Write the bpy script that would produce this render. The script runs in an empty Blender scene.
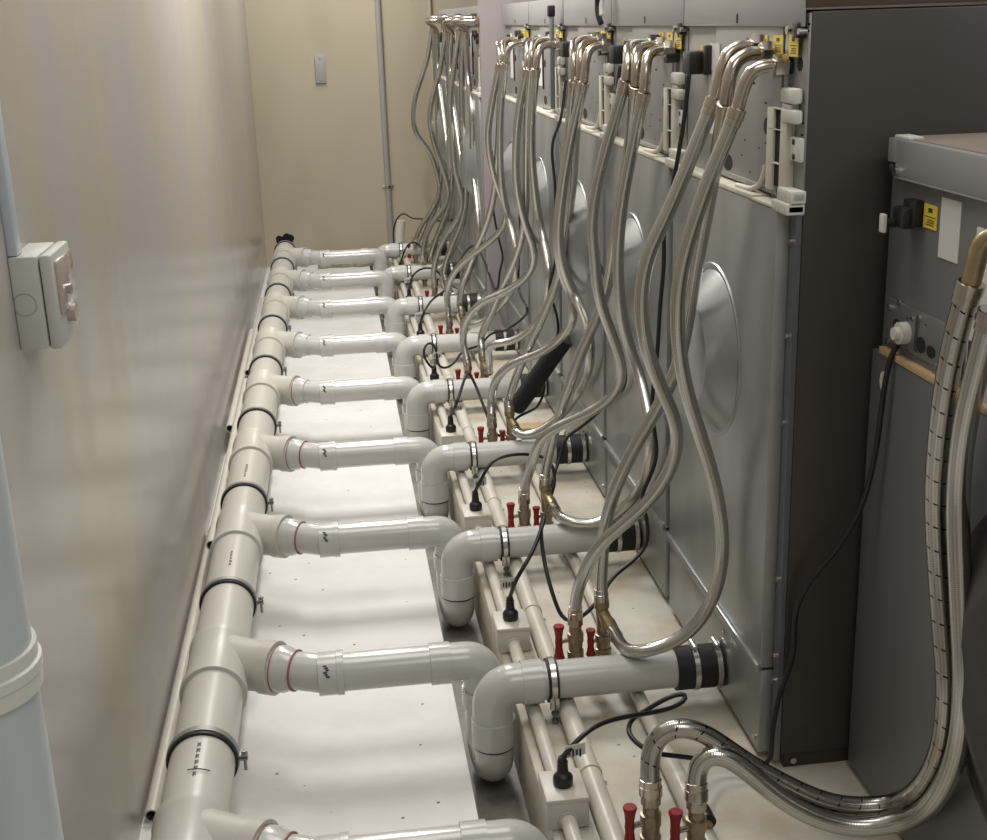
import bpy, bmesh, math, random
from mathutils import Vector, Matrix
random.seed(4)
C = bpy.context.scene.collection
PI = math.pi
# ---------------------------------------------------------------- camera
CX, CY, F = 493.5, 420.0, 1264.2
YAW, PIT, ROL = .1188, .3072, -.0332
CAM = Vector((0, 0, 1.6))
fwd = Vector((math.sin(YAW)*math.cos(PIT), math.cos(YAW)*math.cos(PIT), -math.sin(PIT)))
rt0 = Vector((math.cos(YAW), -math.sin(YAW), 0)); up0 = rt0.cross(fwd)
rt = rt0*math.cos(ROL) + up0*math.sin(ROL); up = up0*math.cos(ROL) - rt0*math.sin(ROL)
def at(px, py, ax, val):
    """point of the place seen at a photo position, on the plane axis=val"""
    d = rt*((px-CX)/F) - up*((py-CY)/F) + fwd
    return CAM + d*((val-CAM[ax])/d[ax])
cam = bpy.data.cameras.new('camera'); co = bpy.data.objects.new('camera', cam); C.objects.link(co)
co.matrix_world = Matrix.Translation(CAM) @ Matrix((rt, up, -fwd)).transposed().to_4x4()
cam.sensor_fit = 'HORIZONTAL'; cam.sensor_width = 36; cam.lens = F/987*36; cam.clip_start = .02
bpy.context.scene.camera = co

# ---------------------------------------------------------------- materials
def mat(name, col, rough=.5, metal=0., noise=0., nscale=8., bump=0., bscale=60., col2=None, stretch=None, spec=.5, coat=0.):
    m = bpy.data.materials.new(name); m.use_nodes = True
    nt = m.node_tree; b = nt.nodes['Principled BSDF']
    b.inputs['Base Color'].default_value = (*col, 1); b.inputs['Roughness'].default_value = rough
    b.inputs['Metallic'].default_value = metal; b.inputs['Specular IOR Level'].default_value = spec
    b.inputs['Coat Weight'].default_value = coat; b.inputs['Coat Roughness'].default_value = .15
    tc = nt.nodes.new('ShaderNodeTexCoord'); mp = nt.nodes.new('ShaderNodeMapping')
    nt.links.new(tc.outputs['Object'], mp.inputs['Vector'])
    if stretch: mp.inputs['Scale'].default_value = stretch
    if noise > 0:
        n = nt.nodes.new('ShaderNodeTexNoise'); n.inputs['Scale'].default_value = nscale; n.inputs['Detail'].default_value = 5
        nt.links.new(mp.outputs[0], n.inputs['Vector'])
        r = nt.nodes.new('ShaderNodeValToRGB')
        r.color_ramp.elements[0].position = .3; r.color_ramp.elements[1].position = .7
        c2 = col2 or tuple(c*(1-noise) for c in col)
        r.color_ramp.elements[0].color = (*c2, 1); r.color_ramp.elements[1].color = (*col, 1)
        nt.links.new(n.outputs['Fac'], r.inputs['Fac']); nt.links.new(r.outputs['Color'], b.inputs['Base Color'])
    if bump > 0:
        n2 = nt.nodes.new('ShaderNodeTexNoise'); n2.inputs['Scale'].default_value = bscale; n2.inputs['Detail'].default_value = 4
        nt.links.new(mp.outputs[0], n2.inputs['Vector'])
        bp = nt.nodes.new('ShaderNodeBump'); bp.inputs['Strength'].default_value = bump; bp.inputs['Distance'].default_value = .01
        nt.links.new(n2.outputs['Fac'], bp.inputs['Height']); nt.links.new(bp.outputs['Normal'], b.inputs['Normal'])
    return m
M = {}
M['pvc'] = mat('white_pvc', (.555,.555,.535), .22, noise=.06, nscale=5, coat=.3)
M['pvc_main'] = mat('cream_pvc', (.56,.54,.485), .36, noise=.06, nscale=4)
M['conduit'] = mat('cream_conduit', (.62,.59,.52), .35, noise=.1, nscale=14)
M['red'] = mat('red_primer', (.30,.13,.12), .5)
M['black'] = mat('black_plastic', (.012,.012,.012), .4)
M['rubber'] = mat('black_rubber', (.01,.01,.011), .55, bump=.15, bscale=90)
M['foam'] = mat('black_foam', (.018,.018,.019), .9, bump=.6, bscale=160)
M['chrome'] = mat('bright_steel', (.62,.60,.57), .25, 1.)
M['galv'] = mat('galvanised_sheet', (.41,.425,.42), .36, .7, noise=.22, nscale=3.5, stretch=(1,2,.7), bump=.05, bscale=5)
M['galvup'] = mat('galvanised_panel', (.33,.325,.315), .5, .55, noise=.10, nscale=9)
M['galvn'] = mat('grey_steel_sheet', (.25,.265,.265), .5, .6, noise=.2, nscale=3, stretch=(1,2,.6))
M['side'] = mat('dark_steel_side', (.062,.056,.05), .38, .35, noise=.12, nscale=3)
M['lid'] = mat('pale_grey_lid', (.36,.355,.36), .45, .3, noise=.06, nscale=6)
M['lidside_reflect'] = mat('lid_side_painted_reflection', (.085,.055,.036), .4, .3, noise=.2, nscale=5)  # dark brown reflection on the pale grey lid's side, painted into its colour
M['lidtop'] = mat('beige_top', (.30,.25,.21), .5, noise=.2, nscale=6)
M['trimsteel'] = mat('blue_grey_steel', (.20,.22,.235), .4, .7)
M['cream'] = mat('cream_plastic', (.62,.59,.50), .5, noise=.1, nscale=20)
M['wplastic'] = mat('white_plastic', (.62,.61,.55), .45)
M['yellow'] = mat('yellow_sticker', (.72,.55,.05), .5)
M['ink'] = mat('dark_ink', (.03,.03,.03), .6)
M['greyink'] = mat('grey_print', (.16,.16,.15), .6)
M['paper'] = mat('white_label', (.62,.61,.58), .6)
M['brass'] = mat('brass', (.40,.33,.24), .38, .7, noise=.35, nscale=60)
M['brassd'] = mat('yellow_brass', (.42,.33,.19), .33, .8, noise=.3, nscale=40)
M['nickel'] = mat('nickel', (.55,.50,.43), .22, 1., noise=.15, nscale=50)
M['redh'] = mat('red_handle', (.24,.006,.01), .4)
M['box'] = mat('cream_box', (.60,.57,.51), .4, noise=.05, nscale=15)
M['wood'] = mat('raw_wood', (.55,.40,.22), .6, noise=.2, nscale=20, stretch=(1,6,6))
M['hole'] = mat('dark_void', (.006,.006,.006), .9)
M['greypipe'] = mat('blue_white_pipe', (.50,.54,.55), .35, noise=.14, nscale=4, stretch=(3,3,.8))
M['collar'] = mat('cream_collar', (.60,.60,.54), .4)
M['switch'] = mat('switch_plastic', (.52,.53,.49), .4)
M['smoke'] = mat('clear_window_plastic', (.45,.36,.33), .08, coat=1.)
M['trunk'] = mat('blue_white_trunking', (.50,.55,.60), .4)
M['greymetal'] = mat('grey_painted_tube', (.33,.32,.30), .45)
M['bluebit'] = mat('blue_plastic', (.02,.05,.22), .4)
M['plaster'] = mat('broken_plaster', (.42,.38,.28), .9, noise=.3, nscale=25, bump=.8, bscale=30)
M['plate'] = mat('grey_wall_plate', (.34,.34,.34), .5)

def wall_mat(name, colA, colB, colC, rough, bump):
    m = bpy.data.materials.new(name); m.use_nodes = True; nt = m.node_tree; b = nt.nodes['Principled BSDF']
    tc = nt.nodes.new('ShaderNodeTexCoord'); mp = nt.nodes.new('ShaderNodeMapping')
    mp.inputs['Scale'].default_value = (1, .8, .35); nt.links.new(tc.outputs['Object'], mp.inputs['Vector'])
    n = nt.nodes.new('ShaderNodeTexNoise'); n.inputs['Scale'].default_value = 2.2; n.inputs['Detail'].default_value = 2; n.inputs['Roughness'].default_value = .5
    nt.links.new(mp.outputs[0], n.inputs['Vector'])
    r = nt.nodes.new('ShaderNodeValToRGB'); e = r.color_ramp.elements
    e[0].position = .3; e[0].color = (*colA, 1); e[1].position = .72; e[1].color = (*colC, 1)
    k = e.new(.5); k.color = (*colB, 1)
    nt.links.new(n.outputs['Fac'], r.inputs['Fac']); nt.links.new(r.outputs[0], b.inputs['Base Color'])
    n2 = nt.nodes.new('ShaderNodeTexNoise'); n2.inputs['Scale'].default_value = 3.5; n2.inputs['Detail'].default_value = 1.5
    mp2 = nt.nodes.new('ShaderNodeMapping'); mp2.inputs['Scale'].default_value = (1, 1.1, .22)
    nt.links.new(tc.outputs['Object'], mp2.inputs['Vector']); nt.links.new(mp2.outputs[0], n2.inputs['Vector'])
    bp = nt.nodes.new('ShaderNodeBump'); bp.inputs['Strength'].default_value = bump; bp.inputs['Distance'].default_value = .02
    nt.links.new(n2.outputs['Fac'], bp.inputs['Height']); nt.links.new(bp.outputs[0], b.inputs['Normal'])
    b.inputs['Roughness'].default_value = rough
    return m
M['wall'] = wall_mat('glossy_cream_wall', (.455,.41,.31), (.44,.405,.37), (.425,.395,.40), .25, .3)
M['backwall'] = wall_mat('tan_wall', (.40,.355,.265), (.44,.395,.295), (.46,.41,.31), .55, .1)
M['whitewall'] = mat('white_wall', (.68,.66,.62), .6, noise=.05, nscale=3)
M['mauve'] = mat('mauve_wall', (.30,.27,.275), .5, noise=.06, nscale=3)

def floor_mat(name, base, stain, spot, amount, scale):
    m = bpy.data.materials.new(name); m.use_nodes = True; nt = m.node_tree; b = nt.nodes['Principled BSDF']
    tc = nt.nodes.new('ShaderNodeTexCoord')
    n = nt.nodes.new('ShaderNodeTexNoise'); n.inputs['Scale'].default_value = scale; n.inputs['Detail'].default_value = 8; n.inputs['Roughness'].default_value = .65
    nt.links.new(tc.outputs['Object'], n.inputs['Vector'])
    r = nt.nodes.new('ShaderNodeValToRGB'); e = r.color_ramp.elements
    e[0].position = .36; e[0].color = (*stain, 1); e[1].position = .36+amount; e[1].color = (*base, 1)
    nt.links.new(n.outputs['Fac'], r.inputs['Fac'])
    v = nt.nodes.new('ShaderNodeTexVoronoi'); v.inputs['Scale'].default_value = 13; v.inputs['Randomness'].default_value = 1
    nt.links.new(tc.outputs['Object'], v.inputs['Vector'])
    lt = nt.nodes.new('ShaderNodeMath'); lt.operation = 'LESS_THAN'; lt.inputs[1].default_value = .055
    nt.links.new(v.outputs['Distance'], lt.inputs[0])
    mx = nt.nodes.new('ShaderNodeMix'); mx.data_type = 'RGBA'; mx.inputs[7].default_value = (*spot, 1)
    nt.links.new(lt.outputs[0], mx.inputs[0]); nt.links.new(r.outputs[0], mx.inputs[6]); nt.links.new(mx.outputs[2], b.inputs['Base Color'])
    n2 = nt.nodes.new('ShaderNodeTexNoise'); n2.inputs['Scale'].default_value = 3; n2.inputs['Detail'].default_value = 4
    nt.links.new(tc.outputs['Object'], n2.inputs['Vector'])
    bp = nt.nodes.new('ShaderNodeBump'); bp.inputs['Strength'].default_value = .5; bp.inputs['Distance'].default_value = .03
    nt.links.new(n2.outputs['Fac'], bp.inputs['Height']); nt.links.new(bp.outputs[0], b.inputs['Normal'])
    b.inputs['Roughness'].default_value = .5
    return m
M['white_floor'] = floor_mat('white_painted_floor', (.76,.755,.745), (.68,.67,.64), (.13,.11,.10), .2, 2.2)
M['plinth'] = floor_mat('cream_painted_plinth', (.53,.51,.445), (.44,.38,.28), (.22,.18,.12), .2, 4)
M['concrete'] = floor_mat('bare_concrete', (.30,.28,.25), (.16,.145,.125), (.10,.09,.08), .3, 9)

def braid(name, base, dash=False):
    m = bpy.data.materials.new(name); m.use_nodes = True; nt = m.node_tree; b = nt.nodes['Principled BSDF']
    b.inputs['Metallic'].default_value = 1.; b.inputs['Roughness'].default_value = .2
    uv = nt.nodes.new('ShaderNodeUVMap'); sp = nt.nodes.new('ShaderNodeSeparateXYZ'); nt.links.new(uv.outputs[0], sp.inputs[0])
    def mth(op, a, bb=None):
        n = nt.nodes.new('ShaderNodeMath'); n.operation = op
        for i, q in enumerate((a, bb)):
            if q is None: continue
            if isinstance(q, (int, float)): n.inputs[i].default_value = q
            else: nt.links.new(q, n.inputs[i])
        return n.outputs[0]
    u = mth('MULTIPLY', sp.outputs[0], 2*PI*10); v = mth('MULTIPLY', sp.outputs[1], 2*PI*150)
    s1 = mth('SINE', mth('ADD', u, v)); s2 = mth('SINE', mth('SUBTRACT', u, v))
    h = mth('ADD', mth('MULTIPLY', mth('MULTIPLY', s1, s2), .5), .5)
    mx = nt.nodes.new('ShaderNodeMix'); mx.data_type = 'RGBA'
    mx.inputs[6].default_value = (*[c*.55 for c in base], 1); mx.inputs[7].default_value = (*base, 1)
    nt.links.new(h, mx.inputs[0]); out = mx.outputs[2]
    if dash:
        # black tracer thread woven into the braid: short oblique dashes
        q = mth('FRACT', mth('ADD', mth('MULTIPLY', sp.outputs[1], 22), mth('MULTIPLY', sp.outputs[0], 1.)))
        a = mth('LESS_THAN', q, .07)
        w = mth('LESS_THAN', mth('FRACT', mth('MULTIPLY', sp.outputs[0], 8)), .55)
        k = mth('MULTIPLY', a, w)
        mx2 = nt.nodes.new('ShaderNodeMix'); mx2.data_type = 'RGBA'; mx2.inputs[7].default_value = (.02,.015,.012,1)
        nt.links.new(k, mx2.inputs[0]); nt.links.new(out, mx2.inputs[6]); out = mx2.outputs[2]
    nt.links.new(out, b.inputs['Base Color'])
    bp = nt.nodes.new('ShaderNodeBump'); bp.inputs['Strength'].default_value = .2; bp.inputs['Distance'].default_value = .001
    nt.links.new(h, bp.inputs['Height']); nt.links.new(bp.outputs[0], b.inputs['Normal'])
    return m
M['braid'] = braid('steel_braid', (.70,.69,.65))
M['braid_dash'] = braid('steel_braid_with_black_tracer', (.60,.57,.53), True)

# ---------------------------------------------------------------- mesh helpers
class MB:
    def __init__(s): s.v = []; s.f = []; s.mi = []; s.mats = []; s.uv = []
    def _m(s, m):
        if m not in s.mats: s.mats.append(m)
        return s.mats.index(m)
    def faces(s, vs, fs, m, uvs=None):
        o = len(s.v); s.v += [tuple(v) for v in vs]; k = s._m(m)
        for i, f in enumerate(fs):
            s.f.append([o+q for q in f]); s.mi.append(k); s.uv.append(uvs[i] if uvs else [(0, 0)]*len(f))
        return s
    def box(s, a, b, m, bev=0.):
        a, b = [min(p, q) for p, q in zip(a, b)], [max(p, q) for p, q in zip(a, b)]
        if bev <= 0:
            vs = [(x, y, z) for x in (a[0], b[0]) for y in (a[1], b[1]) for z in (a[2], b[2])]
            return s.faces(vs, [(0,1,3,2),(4,6,7,5),(0,4,5,1),(2,3,7,6),(0,2,6,4),(1,5,7,3)], m)
        bm = bmesh.new(); bmesh.ops.create_cube(bm, size=1)
        for v in bm.verts: v.co = Vector([(a[i]+b[i])/2 + v.co[i]*(b[i]-a[i]) for i in range(3)])
        bmesh.ops.bevel(bm, geom=bm.edges[:], offset=bev, segments=2, affect='EDGES', profile=.5)
        return s.addbm(bm, m)
    def addbm(s, bm, m):
        bm.verts.index_update()
        s.faces([v.co.copy() for v in bm.verts], [[v.index for v in f.verts] for f in bm.faces], m); bm.free(); return s
    def tube(s, path, r, m, n=20, cap=True, taper=None):
        """swept tube; r number or list per point"""
        P = [Vector(p) for p in path]; N = len(P)
        R = r if isinstance(r, (list, tuple)) else [r]*N
        T = []
        for i in range(N):
            a = P[max(0, i-1)]; b = P[min(N-1, i+1)]
            d = (b-a)
            T.append(d.normalized() if d.length > 1e-9 else (T[-1] if T else Vector((0,0,1))))
        x = T[0].orthogonal().normalized(); vs = []; L = 0; Ls = []
        for i in range(N):
            if i: L += (P[i]-P[i-1]).length
            Ls.append(L)
            x = (x - T[i]*x.dot(T[i])).normalized(); y = T[i].cross(x)
            for k in range(n):
                a = 2*PI*k/n; vs.append(P[i] + (x*math.cos(a) + y*math.sin(a))*R[i])
        fs = []; uvs = []
        for i in range(N-1):
            for k in range(n):
                k2 = (k+1) % n
                fs.append((i*n+k, i*n+k2, (i+1)*n+k2, (i+1)*n+k))
                uvs.append([(k/n, Ls[i]), ((k+1)/n, Ls[i]), ((k+1)/n, Ls[i+1]), (k/n, Ls[i+1])])
        if cap:
            fs.append(list(range(n))[::-1]); uvs.append([(0, 0)]*n)
            fs.append([(N-1)*n+k for k in range(n)]); uvs.append([(0, 0)]*n)
        return s.faces(vs, fs, m, uvs)
    def cyl(s, a, b, r, m, n=20, r2=None): return s.tube([a, b], [r, r if r2 is None else r2], m, n)
    def rings(s, a, b, prof, m, n=28):
        """stepped cylinder: prof = [(fraction or metres along, radius)]"""
        a = Vector(a); d = (Vector(b)-a); L = d.length; d.normalize()
        pts = [a+d*t for t, _ in prof]; return s.tube(pts, [q for _, q in prof], m, n)
    def hollow(s, a, b, r, ri, m, mi_, n=20):
        a = Vector(a); b = Vector(b); d = (b-a).normalized()
        s.tube([a, b], r, m, n, cap=False); s.tube([b, a], ri, mi_, n, cap=False)
        x = d.orthogonal().normalized(); y = d.cross(x)
        for P in (a, b):
            vs = [P + (x*math.cos(2*PI*k/n)+y*math.sin(2*PI*k/n))*q for q in (r, ri) for k in range(n)]
            s.faces(vs, [(k, (k+1) % n, n+(k+1) % n, n+k) for k in range(n)], m)
        return s
    def ellipsoid_disc(s, c, ry, rz, dx, m, n=24):
        """flat upright disc facing -X"""
        vs = []
        for x in (c[0], c[0]-dx):
            vs += [(x, c[1]+ry*math.cos(2*PI*k/n), c[2]+rz*math.sin(2*PI*k/n)) for k in range(n)]
        fs = [list(range(n)), [n+k for k in range(n)][::-1]] + [(k, n+k, n+(k+1) % n, (k+1) % n) for k in range(n)]
        return s.faces(vs, fs, m)
    def lathe_x(s, c, prof, m, n=48):
        """surface of revolution about X through c: prof = [(x offset, radius)]"""
        vs = []; 
        for dx, r in prof:
            vs += [(c[0]+dx, c[1]+r*math.cos(2*PI*k/n), c[2]+r*math.sin(2*PI*k/n)) for k in range(n)]
        fs = []
        for i in range(len(prof)-1):
            fs += [(i*n+k, (i+1)*n+k, (i+1)*n+(k+1) % n, i*n+(k+1) % n) for k in range(n)]
        fs.append([(len(prof)-1)*n+k for k in range(n)])
        return s.faces(vs, fs, m)
    def build(s, name, parent=None, smooth=True, label=None):
        me = bpy.data.meshes.new(name); me.from_pydata(s.v, [], s.f)
        for m in s.mats: me.materials.append(M[m])
        ul = me.uv_layers.new(name='UVMap'); i = 0
        for p, u in zip(me.polygons, s.uv):
            p.use_smooth = smooth
            for q in u: ul.data[i].uv = q; i += 1
        me.polygons.foreach_set('material_index', s.mi)
        bm = bmesh.new(); bm.from_mesh(me); bmesh.ops.recalc_face_normals(bm, faces=bm.faces); bm.to_mesh(me); bm.free()
        if smooth: me.set_sharp_from_angle(angle=math.radians(38))
        o = bpy.data.objects.new(name, me); C.objects.link(o)
        if parent:
            o.parent = parent; me.transform(Matrix.Translation(-world(parent)))
        if label: o['label'] = label
        return o
def world(o):
    v = Vector((0, 0, 0))
    while o: v += o.location; o = o.parent
    return v
def tag(o, label, cat, group=None):
    o['label'] = label; o['category'] = cat
    if group: o['group'] = group
    return o
def thing(name, label, cat, loc, group=None):
    o = bpy.data.objects.new(name, None); C.objects.link(o); o.location = loc; o.empty_display_size = .05
    return tag(o, label, cat, group)
def struct(mb, name, **k):
    o = mb.build(name, **k); o['kind'] = 'structure'; return o
def dup(root, delta, label):
    r = root.copy(); C.objects.link(r); r.location = root.location + Vector(delta); r['label'] = label
    for ch in list(root.children):
        c = ch.copy(); C.objects.link(c); c.parent = r
        for g in list(ch.children):
            d = g.copy(); C.objects.link(d); d.parent = c
    return r
def fillet(pts, rad, n=8):
    P = [Vector(p) for p in pts]; out = [P[0]]
    for i in range(1, len(P)-1):
        a = (P[i-1]-P[i]); b = (P[i+1]-P[i]); R = min(rad, a.length*.49, b.length*.49)
        a.normalize(); b.normalize(); ang = a.angle(b)
        if ang > PI-.02: out.append(P[i]); continue
        A = P[i]+a*R; B = P[i]+b*R
        for k in range(n+1):
            # circular arc through A,B tangent to both legs
            t = k/n; rr = R*math.tan(ang/2); cen = P[i] + (a+b).normalized()*(R/math.cos(ang/2))
            va = (A-cen); vb = (B-cen); th = va.angle(vb)
            out.append(cen + (va*math.sin((1-t)*th) + vb*math.sin(t*th))/math.sin(th))
    out.append(P[-1]); return out
def spline(pts, step=.012):
    P = [Vector(p) for p in pts]; P = [P[0]*2-P[1]] + P + [P[-1]*2-P[-2]]; out = []
    for i in range(1, len(P)-2):
        p0, p1, p2, p3 = P[i-1:i+3]; n = max(2, int((p2-p1).length/step))
        # centripetal Catmull-Rom
        t0 = 0; t1 = t0+max((p1-p0).length, 1e-4)**.5; t2 = t1+max((p2-p1).length, 1e-4)**.5; t3 = t2+max((p3-p2).length, 1e-4)**.5
        for k in range(n):
            t = t1+(t2-t1)*k/n
            A1 = p0*((t1-t)/(t1-t0))+p1*((t-t0)/(t1-t0)); A2 = p1*((t2-t)/(t2-t1))+p2*((t-t1)/(t2-t1)); A3 = p2*((t3-t)/(t3-t2))+p3*((t-t2)/(t3-t2))
            B1 = A1*((t2-t)/(t2-t0))+A2*((t-t0)/(t2-t0)); B2 = A2*((t3-t)/(t3-t1))+A3*((t-t1)/(t3-t1))
            out.append(B1*((t2-t)/(t2-t1))+B2*((t-t1)/(t2-t1)))
    out.append(P[-2])
    for _ in range(3):
        out = [out[0]] + [(out[i-1]+out[i]*2+out[i+1])/4 for i in range(1, len(out)-1)] + [out[-1]]
    return out

# ---------------------------------------------------------------- the room
XW, YB, ZF, XP, ZG = -.533, 9.57, -.13, .355, -.20
struct(MB().box((XW-.1, -1.5, ZG-.1), (4.2, YB+.1, ZG), 'concrete'), 'floor')
struct(MB().box((XW, -1.5, ZG), (.228, YB, ZF), 'white_floor'), 'trim_1')
struct(MB().box((XP, -1.5, ZG), (4.2, YB, 0), 'plinth', .006), 'trim_2')
struct(MB().box((XW-.1, -1.5, ZF), (XW, YB, 3.0), 'wall'), 'wall_left')
struct(MB().box((XW-.1, YB, ZF), (4.2, YB+.1, 3.0), 'backwall'), 'wall_back')
struct(MB().box((4.2, -1.6, ZG-.1), (4.3, YB+.1, 3.0), 'whitewall'), 'wall_right')
struct(MB().box((XW-.1, -1.6, ZF-.1), (4.2, -1.5, 3.0), 'whitewall'), 'wall_front')
struct(MB().box((XW-.1, -1.6, 3.0), (4.3, YB+.1, 3.1), 'whitewall'), 'ceiling')
struct(MB().box((.765, 6.42, 0), (4.2, 6.49, 3.0), 'mauve'), 'wall_partition')

ORD = ['nearest', 'second', 'third', 'fourth', 'fifth', 'sixth', 'seventh', 'farthest']
ORD9 = ['frontmost cut off by the frame edge'] + ['%s full' % o for o in ORD]

# ---------------------------------------------------------------- main drain pipe along the left wall
DY = [2.655, 3.494, 4.31, 5.17, 6.00, 6.90, 7.87, 8.72]      # trap inlets
BY = [2.05, 2.79, 3.635, 4.43, 5.28, 6.11, 6.98, 7.77, 8.59]  # branches joining the main
MX, MZ, MR = -.365, .09, .070
main = thing('main_drain_pipe', 'large cream plastic drain pipe running along the left wall', 'pipe', (MX, 1.4, ZF))
mb = MB(); mb.cyl((MX, 1.4, MZ), (MX, 8.93, MZ), MR, 'pvc_main', 40)
mb.build('pipe', main)
for i, y in enumerate(BY):
    w = MB()
    w.rings((MX, y-.06, MZ), (MX, y+.2, MZ), [(0, MR+.001), (.0005, MR+.009), (.03, MR+.009), (.034, MR+.004), (.20, MR+.004), (.205, MR+.007), (.232, MR+.007), (.2325, MR+.001)], 'pvc_main', 40)
    A = Vector((MX+.005, y+.115, MZ)); B = Vector((-.218, y+.042, .094)); d = (B-A).normalized(); L = (B-A).length
    w.tube([A, A+d*(L*.45), A+d*(L*.8), B-d*.035, B-d*.034, B, B+d*.0005], [.069, .064, .062, .062, .067, .067, .060], 'pvc_main', 40)
    w.build('wye_fitting', main)
# printed lettering on the top of the pipe
for y0, n in ((2.41, 6), (3.44, 5), (4.2, 6)):
    pr = MB()
    for k in range(n):
        a = .06
        x = MX+MR*math.sin(a); z = MZ+MR*math.cos(a)
        pr.box((x-.004, y0-k*.022, z-.001), (x+.004-random.random()*.003, y0-k*.022-.012, z+.0006), 'greyink')
        pr.box((x-.004, y0-k*.022, z-.001), (x-.002, y0-k*.022-.016, z+.0006), 'greyink')
    pr.build('printed_mark', main, label='grey printed characters')
ck = MB(); ck.tube([(MX-.01+.055*math.sin(t)-.0, 2.30, MZ+.0745*math.cos(t)) if False else (MX+.0738*math.sin(t), 2.305, MZ+.0738*math.cos(t)) for t in [-.15+.07*k for k in range(10)]], .0012, 'ink', 6); ck.build('pen_line', main)


cl0 = None
CLY = [2.455, 3.235, 4.0, 4.86, 5.70, 6.55, 7.40, 8.27, 8.93]
for i, y in enumerate(CLY):
    lab = 'black rubber-lined steel clamp around the large wall pipe, %s' % (['nearest of the row','second of the row','third of the row','fourth of the row','fifth of the row','sixth of the row','seventh of the row','eighth of the row','last, at the far pipe end'][i])
    if cl0 is None:
        cl0 = thing('pipe_clamp', lab, 'clamp', (MX, y, ZF), 'clamps on the large wall pipe')
        b = MB(); b.rings((MX, y-.016, MZ), (MX, y+.016, MZ), [(0, MR+.0005), (.0005, MR+.006), (.0095, MR+.006), (.0315, MR+.004), (.032, MR)], 'rubber', 40); b.build('rubber_liner', cl0)
        b = MB(); b.rings((MX, y-.006, MZ), (MX, y+.016, MZ), [(0, MR+.005), (.0005, MR+.0085), (.0175, MR+.0085), (.018, MR+.004)], 'galvup', 40); b.build('steel_band', cl0)
        b = MB(); x = MX+MR+.014
        b.box((x-.012, y-.009, MZ-.006), (x+.012, y+.009, MZ-.002), 'galvup'); b.box((x-.012, y-.009, MZ+.003), (x+.012, y+.009, MZ+.007), 'galvup')
        b.cyl((x+.005, y, MZ-.034), (x+.005, y, MZ+.014), .0035, 'galvup', 10); b.cyl((x+.005, y, MZ+.007), (x+.005, y, MZ+.014), .007, 'galvup', 6)
        b.build('bolt', cl0)
        b = MB(); b.cyl((MX, y, ZF), (MX, y, MZ-MR), .005, 'chrome', 10); b.box((MX-.02, y-.02, ZF), (MX+.02, y+.02, ZF+.004), 'chrome'); b.build('stand', cl0)
    else: dup(cl0, (0, y-CLY[0], 0), lab)

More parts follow.
